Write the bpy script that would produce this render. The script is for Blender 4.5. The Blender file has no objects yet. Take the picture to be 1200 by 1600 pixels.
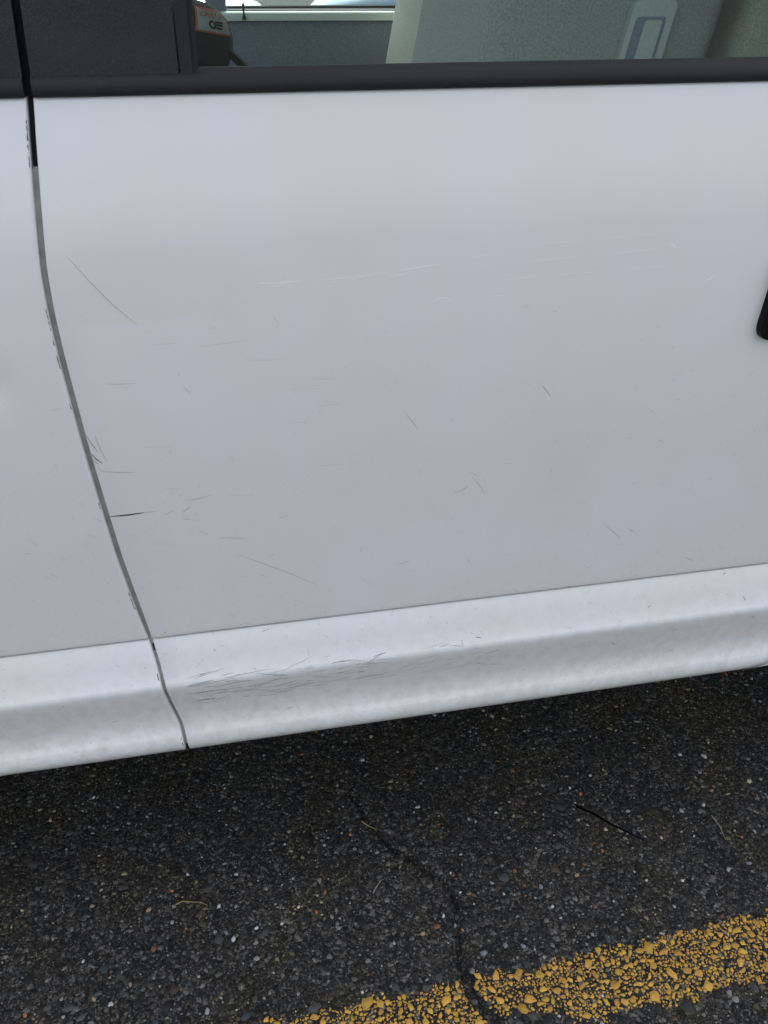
import bpy, bmesh, math, random
import numpy as np
from mathutils import Vector, Matrix, Euler
R = math.radians
random.seed(7); rng = np.random.default_rng(11)
sc = bpy.context.scene
col = sc.collection

# ------------------------------------------------------------------ camera
cd = bpy.data.cameras.new('camera'); cam = bpy.data.objects.new('camera', cd); col.objects.link(cam)
cam.location = (0, -1.0, 1.34)
cam.rotation_euler = (R(90 - 31.204), 0, R(-11.349))
cd.lens = 31.5; cd.sensor_width = 36; cd.clip_start = 0.02; cd.clip_end = 2000
sc.camera = cam

# ------------------------------------------------------------------ light
SUN_EL, SUN_AZ = 52.0, 20.0          # azimuth from +Y towards +X: the sun stands behind the van
w = bpy.data.worlds.new('World'); sc.world = w; w.use_nodes = True
nt = w.node_tree; nt.nodes.clear()
sky = nt.nodes.new('ShaderNodeTexSky'); sky.sky_type = 'NISHITA'; sky.sun_disc = False
sky.sun_elevation = R(SUN_EL); sky.sun_rotation = R(SUN_AZ)
sky.air_density = 1.0; sky.dust_density = 4.0; sky.ozone_density = 1.0
hs = nt.nodes.new('ShaderNodeHueSaturation'); hs.inputs['Saturation'].default_value = 0.31
bg = nt.nodes.new('ShaderNodeBackground'); bg.inputs['Strength'].default_value = 0.15
wo = nt.nodes.new('ShaderNodeOutputWorld')
nt.links.new(sky.outputs[0], hs.inputs['Color']); nt.links.new(hs.outputs[0], bg.inputs['Color']); nt.links.new(bg.outputs[0], wo.inputs[0])
sd = bpy.data.lights.new('sun', 'SUN'); sd.energy = 1.3; sd.angle = R(18); sd.color = (1.0, 0.955, 0.89)
sun = bpy.data.objects.new('sun', sd); col.objects.link(sun)
sdir = Vector((math.sin(R(SUN_AZ)) * math.cos(R(SUN_EL)), math.cos(R(SUN_AZ)) * math.cos(R(SUN_EL)), math.sin(R(SUN_EL))))
sun.rotation_euler = sdir.to_track_quat('Z', 'Y').to_euler()
sc.view_settings.view_transform = 'Standard'; sc.view_settings.look = 'None'
sc.view_settings.gamma = 1; sc.view_settings.exposure = 1.42
sc.render.engine = 'CYCLES'
sc.cycles.use_denoising = True
sc.cycles.max_bounces = 10; sc.cycles.transparent_max_bounces = 16
sc.cycles.caustics_reflective = False; sc.cycles.caustics_refractive = False

# ------------------------------------------------------------------ helpers
def lk(n, a, b): n.links.new(a, b)
def mat(name, color, rough=.5, metal=0, coat=0, coat_rough=.03, spec=.5):
    m = bpy.data.materials.new(name); m.use_nodes = True
    b = m.node_tree.nodes['Principled BSDF']
    b.inputs['Base Color'].default_value = (*color, 1); b.inputs['Roughness'].default_value = rough
    b.inputs['Metallic'].default_value = metal; b.inputs['Coat Weight'].default_value = coat
    b.inputs['Coat Roughness'].default_value = coat_rough; b.inputs['Specular IOR Level'].default_value = spec
    return m
def nodes(m): return m.node_tree, m.node_tree.nodes['Principled BSDF']
def add(n, t, **kw):
    x = n.nodes.new(t)
    for k, v in kw.items():
        if k in x.inputs: x.inputs[k].default_value = v
        else: setattr(x, k, v)
    return x
def ramp(n, stops, interp='LINEAR'):
    r = n.nodes.new('ShaderNodeValToRGB'); r.color_ramp.interpolation = interp
    e = r.color_ramp.elements
    while len(e) < len(stops): e.new(0.5)
    for el, (p, c) in zip(e, stops): el.position = p; el.color = (*c, 1) if len(c) == 3 else c
    return r
def mixc(n, fac, a, b, mode='MIX'):
    x = n.nodes.new('ShaderNodeMix'); x.data_type = 'RGBA'; x.blend_type = mode
    for s, v in ((x.inputs[0], fac), (x.inputs[6], a), (x.inputs[7], b)):
        if isinstance(v, bpy.types.NodeSocket): n.links.new(v, s)
        elif isinstance(v, tuple): s.default_value = (*v, 1)
        else: s.default_value = v
    return x.outputs[2]
def grainy(m, scale, amt, bump=0.2, dist=.0006, detail=4):
    """colour grain and fine relief on a plain material"""
    n, b = nodes(m); c = tuple(b.inputs['Base Color'].default_value)[:3]
    tc = add(n, 'ShaderNodeTexCoord'); no = add(n, 'ShaderNodeTexNoise', Scale=scale, Detail=detail)
    lk(n, tc.outputs['Object'], no.inputs['Vector'])
    r = ramp(n, [(.3, tuple(v * (1 - amt) for v in c)), (.7, tuple(min(1, v * (1 + amt)) for v in c))])
    lk(n, no.outputs['Fac'], r.inputs['Fac']); lk(n, r.outputs['Color'], b.inputs['Base Color'])
    bp = add(n, 'ShaderNodeBump', Strength=bump, Distance=dist)
    lk(n, no.outputs['Fac'], bp.inputs['Height']); lk(n, bp.outputs[0], b.inputs['Normal'])
    return m

def tag(o, label=None, cat=None, group=None, kind=None):
    if label: o['label'] = label
    if cat: o['category'] = cat
    if group: o['group'] = group
    if kind: o['kind'] = kind
    return o
def empty(name, loc=(0, 0, 0), rot=(0, 0, 0)):
    o = bpy.data.objects.new(name, None); o.empty_display_size = .1
    o.location = loc; o.rotation_euler = rot; col.objects.link(o); return o
def link(name, me, m, parent=None):
    o = bpy.data.objects.new(name, me); col.objects.link(o)
    if m and not len(me.materials): me.materials.append(m)
    if parent: o.parent = parent
    return o
def mesh(name, v, f, m, parent=None, smooth=False, angle=None):
    me = bpy.data.meshes.new(name); me.from_pydata([tuple(p) for p in v], [], f); me.validate(); me.update()
    bm = bmesh.new(); bm.from_mesh(me); bmesh.ops.recalc_face_normals(bm, faces=bm.faces); bm.to_mesh(me); bm.free()
    if smooth: shade(me, angle)
    return link(name, me, m, parent)
def shade(me, angle=None):
    me.polygons.foreach_set('use_smooth', [True] * len(me.polygons))
    if angle: me.set_sharp_from_angle(angle=R(angle))
def bmobj(name, bm, m, parent=None, smooth=True, angle=35):
    bmesh.ops.recalc_face_normals(bm, faces=bm.faces)
    me = bpy.data.meshes.new(name); bm.to_mesh(me); bm.free()
    if smooth: shade(me, angle)
    return link(name, me, m, parent)
def rbox(name, lo, hi, r, m, parent=None, fn=None, seg=3, cuts=0):
    """rounded box; fn deforms its vertices"""
    bm = bmesh.new(); bmesh.ops.create_cube(bm, size=1)
    lo, hi = Vector(lo), Vector(hi)
    for v in bm.verts: v.co = Vector([lo[i] + (v.co[i] + .5) * (hi[i] - lo[i]) for i in range(3)])
    if cuts: bmesh.ops.subdivide_edges(bm, edges=bm.edges, cuts=cuts, use_grid_fill=True)
    if r:
        es = [e for e in bm.edges if len(e.link_faces) == 2 and e.calc_face_angle() > .5]
        bmesh.ops.bevel(bm, geom=es, offset=r, segments=seg, profile=.5, affect='EDGES', clamp_overlap=True)
    if fn:
        for v in bm.verts: v.co = Vector(fn(*v.co))
    return bmobj(name, bm, m, parent)
def prism(name, poly, depth, m, parent=None, bevel=0, axis=lambda u, v, d: (u, d, v), d0=0, smooth=True):
    """polygon in (u,v) extruded along depth, edges rounded"""
    bm = bmesh.new()
    a = [bm.verts.new((u, v, 0)) for u, v in poly]; b = [bm.verts.new((u, v, 1)) for u, v in poly]
    n = len(poly); bm.faces.new(a); bm.faces.new(b[::-1])
    for i in range(n): bm.faces.new((a[i], a[(i + 1) % n], b[(i + 1) % n], b[i]))
    for v in bm.verts: v.co = Vector(axis(v.co.x, v.co.y, d0 + v.co.z * depth))
    if bevel:
        es = [e for e in bm.edges if e.calc_face_angle(0) > .5]
        bmesh.ops.bevel(bm, geom=es, offset=bevel, segments=2, profile=.5, affect='EDGES', clamp_overlap=True)
    return bmobj(name, bm, m, parent, smooth)
def roundpoly(pts, r, seg=5):
    out = []; n = len(pts)
    for i in range(n):
        p = Vector(pts[i]); a = (Vector(pts[i - 1]) - p); b = (Vector(pts[(i + 1) % n]) - p)
        rr = min(r, a.length * .45, b.length * .45); a = p + a.normalized() * rr; b = p + b.normalized() * rr
        for k in range(seg + 1):
            t = k / seg; out.append(tuple((1 - t) ** 2 * a + 2 * t * (1 - t) * p + t * t * b))
    return out
def grid_faces(nr, nc, wrap=False):
    f = []
    for i in range(nr - 1):
        for j in range(nc - 1 + (1 if wrap else 0)):
            k = (j + 1) % nc; f.append((i * nc + j, i * nc + k, (i + 1) * nc + k, (i + 1) * nc + j))
    return f
def tube(name, pts, rad, m, parent=None, n=6):
    v = []; P = [Vector(p) for p in pts]
    for i, p in enumerate(P):
        d = (P[min(i + 1, len(P) - 1)] - P[max(i - 1, 0)]).normalized()
        u = d.cross(Vector((0, 0, 1)) if abs(d.z) < .9 else Vector((1, 0, 0))).normalized(); q = d.cross(u)
        r = rad[i] if hasattr(rad, '__len__') else rad
        for k in range(n):
            a = 2 * math.pi * k / n; v.append(p + (u * math.cos(a) + q * math.sin(a)) * r)
    f = grid_faces(len(P), n, True); f.append(tuple(range(n))[::-1]); f.append(tuple(range((len(P) - 1) * n, len(P) * n)))
    return mesh(name, v, f, m, parent, True, 50)

# ------------------------------------------------------------------ materials
def make_paint():
    m = mat('white_paint', (.76, .775, .78), .38, coat=1, coat_rough=.02)
    n, b = nodes(m); tc = add(n, 'ShaderNodeTexCoord')
    big = add(n, 'ShaderNodeTexNoise', Scale=4.0, Detail=3); lk(n, tc.outputs['Object'], big.inputs['Vector'])
    c = ramp(n, [(.38, (.735, .765, .745)), (.62, (.775, .775, .795))]); lk(n, big.outputs['Fac'], c.inputs['Fac'])
    sep = add(n, 'ShaderNodeSeparateXYZ'); lk(n, tc.outputs['Object'], sep.inputs[0])
    # road grime: speckled film that thins out upwards
    h = add(n, 'ShaderNodeMapRange'); h.inputs[1].default_value = .62; h.inputs[2].default_value = .36
    lk(n, sep.outputs['Z'], h.inputs[0])
    sp = add(n, 'ShaderNodeTexNoise', Scale=60.0, Detail=5, Roughness=.7); lk(n, tc.outputs['Object'], sp.inputs['Vector'])
    sr = ramp(n, [(.42, (0, 0, 0)), (.78, (1, 1, 1))]); lk(n, sp.outputs['Fac'], sr.inputs['Fac'])
    mu = add(n, 'ShaderNodeMath', operation='MULTIPLY'); lk(n, h.outputs[0], mu.inputs[0]); lk(n, sr.outputs['Color'], mu.inputs[1])
    m2 = add(n, 'ShaderNodeMath', operation='MULTIPLY'); lk(n, mu.outputs[0], m2.inputs[0]); m2.inputs[1].default_value = .55
    o = mixc(n, m2.outputs[0], c.outputs['Color'], (.42, .40, .35))
    # tiny dark specks
    cb = add(n, 'ShaderNodeCombineXYZ'); lk(n, sep.outputs['X'], cb.inputs[0]); lk(n, sep.outputs['Z'], cb.inputs[1])
    vo = add(n, 'ShaderNodeTexVoronoi', voronoi_dimensions='2D', Scale=95.0); lk(n, cb.outputs[0], vo.inputs['Vector'])
    vr = ramp(n, [(.05, (1, 1, 1)), (.085, (0, 0, 0))]); lk(n, vo.outputs['Distance'], vr.inputs['Fac'])
    wn = add(n, 'ShaderNodeTexWhiteNoise'); lk(n, vo.outputs['Position'], wn.inputs['Vector'])
    wr = ramp(n, [(.86, (0, 0, 0)), (.97, (1, 1, 1))]); lk(n, wn.outputs['Value'], wr.inputs['Fac'])
    m3 = add(n, 'ShaderNodeMath', operation='MULTIPLY'); lk(n, vr.outputs['Color'], m3.inputs[0]); lk(n, wr.outputs['Color'], m3.inputs[1])
    m4 = add(n, 'ShaderNodeMath', operation='MULTIPLY'); lk(n, m3.outputs[0], m4.inputs[0])
    hw = add(n, 'ShaderNodeMapRange'); lk(n, sep.outputs['Z'], hw.inputs[0])
    for q, vv in ((1, 1.1), (2, .42), (3, .10), (4, .60)): hw.inputs[q].default_value = vv
    lk(n, hw.outputs[0], m4.inputs[1])
    o = mixc(n, m4.outputs[0], o, (.18, .17, .15))
    # person's reflection painted into the door colour as a faint streaky tint
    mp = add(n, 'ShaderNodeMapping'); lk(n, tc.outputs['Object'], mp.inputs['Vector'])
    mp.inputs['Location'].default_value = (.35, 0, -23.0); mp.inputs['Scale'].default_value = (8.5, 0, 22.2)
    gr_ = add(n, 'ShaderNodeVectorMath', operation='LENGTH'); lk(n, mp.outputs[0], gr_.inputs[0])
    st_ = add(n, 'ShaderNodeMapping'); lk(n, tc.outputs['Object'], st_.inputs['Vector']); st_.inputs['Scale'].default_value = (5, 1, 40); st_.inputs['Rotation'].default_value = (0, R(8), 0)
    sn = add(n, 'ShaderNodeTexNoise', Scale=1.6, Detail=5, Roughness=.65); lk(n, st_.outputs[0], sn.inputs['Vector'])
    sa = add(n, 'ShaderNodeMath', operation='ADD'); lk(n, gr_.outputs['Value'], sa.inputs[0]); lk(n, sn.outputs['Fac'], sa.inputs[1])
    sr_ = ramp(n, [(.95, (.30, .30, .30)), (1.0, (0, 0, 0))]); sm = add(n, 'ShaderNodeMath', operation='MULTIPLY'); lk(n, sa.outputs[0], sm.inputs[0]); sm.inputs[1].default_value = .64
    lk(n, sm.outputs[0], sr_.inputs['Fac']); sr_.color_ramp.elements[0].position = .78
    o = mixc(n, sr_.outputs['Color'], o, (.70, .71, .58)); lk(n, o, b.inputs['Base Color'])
    # orange peel and slightly wavy sheet metal
    wv = add(n, 'ShaderNodeTexNoise', Scale=3.5, Detail=1); lk(n, tc.outputs['Object'], wv.inputs['Vector'])
    b1 = add(n, 'ShaderNodeBump', Strength=.25, Distance=.004); lk(n, wv.outputs['Fac'], b1.inputs['Height'])
    op = add(n, 'ShaderNodeTexNoise', Scale=420.0, Detail=2); lk(n, tc.outputs['Object'], op.inputs['Vector'])
    b2 = add(n, 'ShaderNodeBump', Strength=.06, Distance=.0004); lk(n, op.outputs['Fac'], b2.inputs['Height']); lk(n, b1.outputs[0], b2.inputs['Normal'])
    lk(n, b2.outputs[0], b.inputs['Normal']); lk(n, b2.outputs[0], b.inputs['Coat Normal'])
    return m
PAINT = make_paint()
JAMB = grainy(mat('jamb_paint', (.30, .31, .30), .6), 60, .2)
def make_plastic(name, c, scale=900):
    m = mat(name, c, .62)
    n, b = nodes(m); tc = add(n, 'ShaderNodeTexCoord')
    vo = add(n, 'ShaderNodeTexVoronoi', Scale=scale); lk(n, tc.outputs['Object'], vo.inputs['Vector'])
    no = add(n, 'ShaderNodeTexNoise', Scale=scale * .8, Detail=3); lk(n, tc.outputs['Object'], no.inputs['Vector'])
    bp = add(n, 'ShaderNodeBump', Strength=.5, Distance=.0006); lk(n, vo.outputs['Distance'], bp.inputs['Height']); lk(n, bp.outputs[0], b.inputs['Normal'])
    dn = add(n, 'ShaderNodeTexNoise', Scale=9.0, Detail=5, Roughness=.7); lk(n, tc.outputs['Object'], dn.inputs['Vector'])
    r = ramp(n, [(.35, tuple(v * .75 for v in c)), (.7, tuple(v * 1.5 for v in c))]); lk(n, dn.outputs['Fac'], r.inputs['Fac'])
    r2 = ramp(n, [(.4, (.55, .55, .55)), (.68, (1.7, 1.7, 1.7))]); lk(n, no.outputs['Fac'], r2.inputs['Fac'])
    lk(n, mixc(n, 1.0, r.outputs['Color'], r2.outputs['Color'], 'MULTIPLY'), b.inputs['Base Color'])
    return m
PLASTIC = make_plastic('grained_black_plastic', (.0145, .0158, .0168))
RUBBER = make_plastic('black_rubber', (.0085, .0095, .011), 1400)
DARK = mat('black_gap', (.008, .008, .009), .8)
HANDLE = mat('handle_black', (.004, .0042, .005), .5, spec=.12)
def make_glass(name, tint, dust):
    m = bpy.data.materials.new(name); m.use_nodes = True; n = m.node_tree; n.nodes.clear()
    tr = add(n, 'ShaderNodeBsdfTransparent', Color=(*tint, 1)); gl = add(n, 'ShaderNodeBsdfGlossy', Roughness=0.0)
    fr = add(n, 'ShaderNodeFresnel', IOR=1.5); mx = add(n, 'ShaderNodeMixShader')
    lk(n, fr.outputs[0], mx.inputs[0]); lk(n, tr.outputs[0], mx.inputs[1]); lk(n, gl.outputs[0], mx.inputs[2])
    df = add(n, 'ShaderNodeBsdfDiffuse', Color=(.55, .56, .52, 1)); m2 = add(n, 'ShaderNodeMixShader')
    tc = add(n, 'ShaderNodeTexCoord'); no = add(n, 'ShaderNodeTexNoise', Scale=14.0, Detail=6, Roughness=.75); lk(n, tc.outputs['Object'], no.inputs['Vector'])
    r = ramp(n, [(.3, (dust * .5,) * 3), (.75, (dust * 1.8,) * 3)]); lk(n, no.outputs['Fac'], r.inputs['Fac'])
    lk(n, r.outputs['Color'], m2.inputs[0]); lk(n, mx.outputs[0], m2.inputs[1]); lk(n, df.outputs[0], m2.inputs[2])
    out = add(n, 'ShaderNodeOutputMaterial'); lk(n, m2.outputs[0], out.inputs[0])
    return m
GLASS = make_glass('tinted_glass', (.76, .88, .86), .014)
CLEAR = make_glass('clear_glass', (.84, .92, .90), .02)
FABRIC = grainy(mat('sage_fabric', (.50, .48, .40), .9), 300, .22, .5, .001)
FABRIC2 = grainy(mat('grey_fabric', (.29, .29, .265), .9), 300, .25, .5, .001)
NAVY = grainy(mat('navy_grey_trim', (.19, .21, .26), .8), 250, .2, .4, .001)
SAGE = grainy(mat('sage_plastic', (.66, .69, .64), .55), 200, .06, .2)
GREYPL = grainy(mat('grey_plastic', (.44, .45, .41), .5), 200, .08, .2)
DASH = grainy(mat('dark_dash', (.022, .026, .025), .7), 300, .3, .4)
TYRE = grainy(mat('tyre_rubber', (.02, .02, .021), .85), 40, .2)
RIM = mat('wheel_steel', (.5, .5, .52), .35, metal=.9)
CHROME = mat('bright_trim', (.7, .7, .72), .2, metal=1)
LAMP = mat('lamp_lens', (.75, .78, .8), .1, coat=1)
RED = mat('tail_lens', (.35, .01, .01), .15, coat=1)

# ------------------------------------------------------------------ ground
CRACK = [(.1665, .1694), (.1945, .0879), (.2212, .0327), (.2481, .0067), (.2691, -.0217), (.2908, -.0444), (.3012, -.0695), (.3049, -.1013), (.295, -.1294),
         (.2921, -.1635), (.2812, -.1838), (.285, -.2117), (.2868, -.2487), (.2959, -.2728), (.3119, -.2957), (.3212, -.3429), (.35, -.42), (.34, -.55), (.38, -.8)]
CW = [.0, .0005, .0015, .003, .0035, .0035, .004, .004, .0045, .004, .0045, .006, .0075, .008, .010, .012, .012, .012, .012]
def crack_depth(X, Y_):
    d = np.full(X.shape, 9.0)
    for (a, b), (c, e), w0, w1 in zip(CRACK[:-1], CRACK[1:], CW[:-1], CW[1:]):
        vx, vy = c - a, e - b; t = np.clip(((X - a) * vx + (Y_ - b) * vy) / (vx * vx + vy * vy), 0, 1)
        dd = np.hypot(X - a - t * vx, Y_ - b - t * vy) - (w0 + (w1 - w0) * t)
        d = np.minimum(d, dd - .0012 * (w0 > 0))
    return d                                            # < 0 inside the crack
def vnoise(x, y, s, seed):
    g = np.random.default_rng(seed).random((256, 256)); x = x / s; y = y / s
    xi = np.floor(x).astype(int); yi = np.floor(y).astype(int); fx = x - xi; fy = y - yi
    fx = fx * fx * (3 - 2 * fx); fy = fy * fy * (3 - 2 * fy)
    q = lambda a, b: g[a % 256, b % 256]
    return (q(xi, yi) * (1 - fx) + q(xi + 1, yi) * fx) * (1 - fy) + (q(xi, yi + 1) * (1 - fx) + q(xi + 1, yi + 1) * fx) * fy
def ground_material():
    m = mat('asphalt', (.03, .03, .031), .9, spec=.3); n, b = nodes(m); tc = add(n, 'ShaderNodeTexCoord')
    v1 = add(n, 'ShaderNodeTexVoronoi', Scale=150.0); v2 = add(n, 'ShaderNodeTexVoronoi', Scale=420.0); no = add(n, 'ShaderNodeTexNoise', Scale=6.0, Detail=5)
    for x in (v1, v2, no): lk(n, tc.outputs['Object'], x.inputs['Vector'])
    w1 = add(n, 'ShaderNodeTexWhiteNoise'); lk(n, v1.outputs['Position'], w1.inputs['Vector'])
    w2 = add(n, 'ShaderNodeTexWhiteNoise'); lk(n, v2.outputs['Position'], w2.inputs['Vector'])
    st = [(0, (.008, .008, .008)), (.5, (.018, .018, .0175)), (.8, (.05, .048, .045)), (.93, (.11, .10, .085)), (1, (.30, .29, .28))]
    r1 = ramp(n, st); lk(n, w1.outputs['Value'], r1.inputs['Fac']); r2 = ramp(n, st); lk(n, w2.outputs['Value'], r2.inputs['Fac'])
    o = mixc(n, .55, r1.outputs['Color'], r2.outputs['Color'])
    r3 = ramp(n, [(.3, (.7, .7, .7)), (.7, (1.25, 1.22, 1.18))]); lk(n, no.outputs['Fac'], r3.inputs['Fac'])
    lk(n, mixc(n, 1.0, o, r3.outputs['Color'], 'MULTIPLY'), b.inputs['Base Color'])
    b1 = add(n, 'ShaderNodeBump', Strength=.8, Distance=.003, invert=True); lk(n, v1.outputs['Distance'], b1.inputs['Height'])
    b2 = add(n, 'ShaderNodeBump', Strength=.6, Distance=.0012, invert=True); lk(n, v2.outputs['Distance'], b2.inputs['Height']); lk(n, b1.outputs[0], b2.inputs['Normal'])
    lk(n, b2.outputs[0], b.inputs['Normal'])
    return m
GROUND = ground_material()
def axis_coords(lo, hi, step, far):
    a = list(np.arange(lo, hi + step / 2, step)); s = step
    l, h = [lo], [hi]
    while h[-1] < far: s *= 1.6; h.append(h[-1] + s); l.append(l[-1] - s)
    return np.array(l[:0:-1] + a + h[1:])
gx = axis_coords(-.6, 1.2, .005, 500); gy = axis_coords(-.6, .5, .005, 500)
GX, GY = np.meshgrid(gx, gy)
near = (np.abs(GX) < 2) & (np.abs(GY) < 2)
def gz(X, Y_):
    d = crack_depth(X, Y_)
    return np.where(d < .004, -.013 * np.clip((.004 - d) / .006, 0, 1), 0) + (vnoise(X + 50, Y_ + 50, .02, 1) - .5) * .0012 + (vnoise(X + 50, Y_ + 50, .12, 2) - .5) * .003
GZ = np.where(near, gz(GX, GY), 0)
gv = np.stack([GX, GY, GZ], -1).reshape(-1, 3)
ground = mesh('asphalt_ground', gv.tolist(), grid_faces(len(gy), len(gx)), GROUND, smooth=True)
ground['kind'] = 'structure'; ground['label'] = 'dark worn parking lot asphalt under and beside the van'

# aggregate: stones pressed into the bitumen, largest first
LX0, LX1, LY0, LY1 = -.9, 1.5, -.85, .5
cell = .001; occ = np.zeros((int((LX1 - LX0) / cell) + 40, int((LY1 - LY0) / cell) + 40), bool)
stones = []
def in_line(x, y):
    n1 = (vnoise(x + 9, y + 9, .016, 5) - .5) * .022 + (vnoise(x + 9, y + 9, .006, 6) - .5) * .014
    top = -.2275 + .012 * (x - .4) + np.where(x > .6, .006, 0); bot = -.325 - .004 * (x - .5)
    worn = (x > .300) & (x < .415) & (y < -.287 - .16 * (x - .30) + n1 * .8) & (y > -.335)     # paint worn off beside the crack
    return (bot + n1 < y) & (y < top + n1) & ~worn
def scatter(r0, r1, count, x0, x1, y0, y1, keep):
    xs = rng.uniform(x0, x1, count); ys = rng.uniform(y0, y1, count); rs = r0 + (r1 - r0) * rng.random(count) ** 1.6
    cds = crack_depth(xs, ys)
    for x, y, r, c in zip(xs.tolist(), ys.tolist(), rs.tolist(), cds.tolist()):
        if c < r * .5: continue
        i = int((x - LX0) / cell) + 20; j = int((y - LY0) / cell) + 20; k = max(1, int(r * keep / cell))
        if occ[i - k:i + k + 1:max(1, k), j - k:j + k + 1:max(1, k)].any(): continue
        occ[i - k:i + k + 1, j - k:j + k + 1] = True
        stones.append((x, y, r))
scatter(.0065, .0120, 900, LX0, LX1, -.335, -.215, .62)      # the line: paint keeps the coarse stones standing out
scatter(.0036, .0070, 9000, LX0, LX1, -.335, -.215, .62)
scatter(.0020, .0036, 30000, LX0, LX1, -.335, -.215, .62)
scatter(.0075, .0125, 500, LX0, LX1, LY0, LY1, .75)
scatter(.0045, .0075, 16000, LX0, LX1, LY0, LY1, .75)
scatter(.0028, .0046, 90000, LX0, LX1, LY0, LY1, .75)
scatter(.0016, .0027, 120000, -.55, 1.2, -.45, .42, .7)
S = np.array(stones)
paint = in_line(S[:, 0], S[:, 1]) & (rng.random(len(S)) < np.where(S[:, 2] > .0030, .95, .80))
def stone_mesh(name, P, cols, m, k, flat):
    """P: n x 3 (x, y, radius): low faceted domes"""
    n = len(P); th = (np.arange(k)[None, :] + rng.uniform(-.32, .32, (n, k))) * 2 * np.pi / k + rng.uniform(0, 6.28, (n, 1))
    rad = P[:, 2:3] * rng.uniform(.58, 1.25, (n, k)); asp = rng.uniform(.5, 1.0, (n, 1)); rot = rng.uniform(0, 3.14, (n, 1))
    def ring(s):
        u = rad * s * np.cos(th); v = rad * s * np.sin(th) * asp
        return P[:, 0:1] + u * np.cos(rot) - v * np.sin(rot), P[:, 1:2] + u * np.sin(rot) + v * np.cos(rot)
    z0 = gz(P[:, 0], P[:, 1])[:, None]
    h = (P[:, 2:3] * flat * rng.uniform(.5, 1.3, (n, 1))).clip(.0004, .0028)
    tx, ty = rng.uniform(-.16, .16, (n, 1)), rng.uniform(-.16, .16, (n, 1))
    V = np.zeros((n, 2 * k, 3))
    for q, (s, zz) in enumerate(((1.0, -.0012), (.70, 1.0))):
        X, Y_ = ring(s); V[:, q * k:(q + 1) * k, 0] = X; V[:, q * k:(q + 1) * k, 1] = Y_
        V[:, q * k:(q + 1) * k, 2] = z0 + (zz if q == 0 else h * rng.uniform(.85, 1.1, (n, k)) + (X - P[:, 0:1]) * tx + (Y_ - P[:, 1:2]) * ty)
    base = (np.arange(n) * 2 * k)[:, None]
    i = np.arange(k); q4 = np.stack([i, (i + 1) % k, k + (i + 1) % k, k + i], 1).reshape(-1)
    loops = np.concatenate([base + q4[None], base + k + i[None]], 1).reshape(-1)
    starts1 = np.concatenate([np.arange(k) * 4, [4 * k]]); tot1 = np.array([4] * k + [k]); per = 5 * k
    me = bpy.data.meshes.new(name); me.vertices.add(n * 2 * k); me.vertices.foreach_set('co', V.reshape(-1))
    me.loops.add(len(loops)); me.loops.foreach_set('vertex_index', loops.astype(np.int32))
    me.polygons.add(n * (k + 1)); me.polygons.foreach_set('loop_start', (starts1[None] + (np.arange(n) * per)[:, None]).reshape(-1).astype(np.int32))
    me.update(calc_edges=True)
    at = me.attributes.new('tone', 'FLOAT_COLOR', 'POINT'); c4 = np.ones((n, 2 * k, 4)); c4[:, :, :3] = cols[:, None, :]
    at.data.foreach_set('color', c4.reshape(-1))
    return me
def patches(P, c):
    t = vnoise(P[:, 0] + 30, P[:, 1] + 30, .11, 21) * .6 + vnoise(P[:, 0] + 30, P[:, 1] + 30, .035, 22) * .4; q = vnoise(P[:, 0] + 60, P[:, 1] + 60, .06, 23)
    c = c * (.62 + .8 * t)[:, None]; c[:, 2] *= 1 - .28 * (q > .62); c[:, 0] *= 1 + .12 * (q > .62); return c
def stone_colours(n):
    v = np.exp(rng.normal(math.log(.036), .85, n)).clip(.008, .26); c = np.stack([v * 1.03, v * 1.0, v * .92], 1)
    k = rng.random(n)
    for lo, hi, cc in ((0, .014, (.42, .42, .41)), (.014, .022, (.18, .10, .055)), (.022, .08, (.075, .058, .045)), (.08, .13, (.045, .055, .062)), (.13, .17, (.19, .185, .175))):
        s = (k >= lo) & (k < hi); c[s] = np.array(cc) * rng.uniform(.6, 1.2, (s.sum(), 1))
    return c
def stone_material(name, yellow=False):
    m = mat(name, (.04, .04, .04), .85, spec=.3); n, b = nodes(m)
    a = add(n, 'ShaderNodeAttribute', attribute_name='tone'); tc = add(n, 'ShaderNodeTexCoord')
    no = add(n, 'ShaderNodeTexNoise', Scale=700.0, Detail=4, Roughness=.7); lk(n, tc.outputs['Object'], no.inputs['Vector'])
    r = ramp(n, [(.32, (.55, .55, .55)), (.7, (1.5, 1.5, 1.5))]); lk(n, no.outputs['Fac'], r.inputs['Fac'])
    o = mixc(n, 1.0, a.outputs['Color'], r.outputs['Color'], 'MULTIPLY')
    if yellow:
        nw = add(n, 'ShaderNodeTexNoise', Scale=260.0, Detail=5, Roughness=.75); lk(n, tc.outputs['Object'], nw.inputs['Vector'])
        rw = ramp(n, [(.34, (1, 1, 1)), (.44, (0, 0, 0))]); lk(n, nw.outputs['Fac'], rw.inputs['Fac'])
        o = mixc(n, 1.0, a.outputs['Color'], (1, 1, 1), 'MULTIPLY'); o = mixc(n, rw.outputs['Color'], o, (.09, .065, .035))
    lk(n, o, b.inputs['Base Color'])
    bp = add(n, 'ShaderNodeBump', Strength=.6, Distance=.0008); lk(n, no.outputs['Fac'], bp.inputs['Height']); lk(n, bp.outputs[0], b.inputs['Normal'])
    return m
AGG = stone_material('stone_aggregate'); YEL = stone_material('yellow_paint', True)
def yellow(n):
    c = np.array([.66, .385, .075]) * rng.uniform(.7, 1.1, (n, 1)); c[:, 1] *= rng.uniform(.9, 1.08, n); return c
big = (S[:, 2] > .0075)
vis = big & (S[:, 0] > -.5) & (S[:, 0] < 1.05) & (S[:, 1] > -.40) & (S[:, 1] < .32)
small = S[:, 2] < .0028
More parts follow.
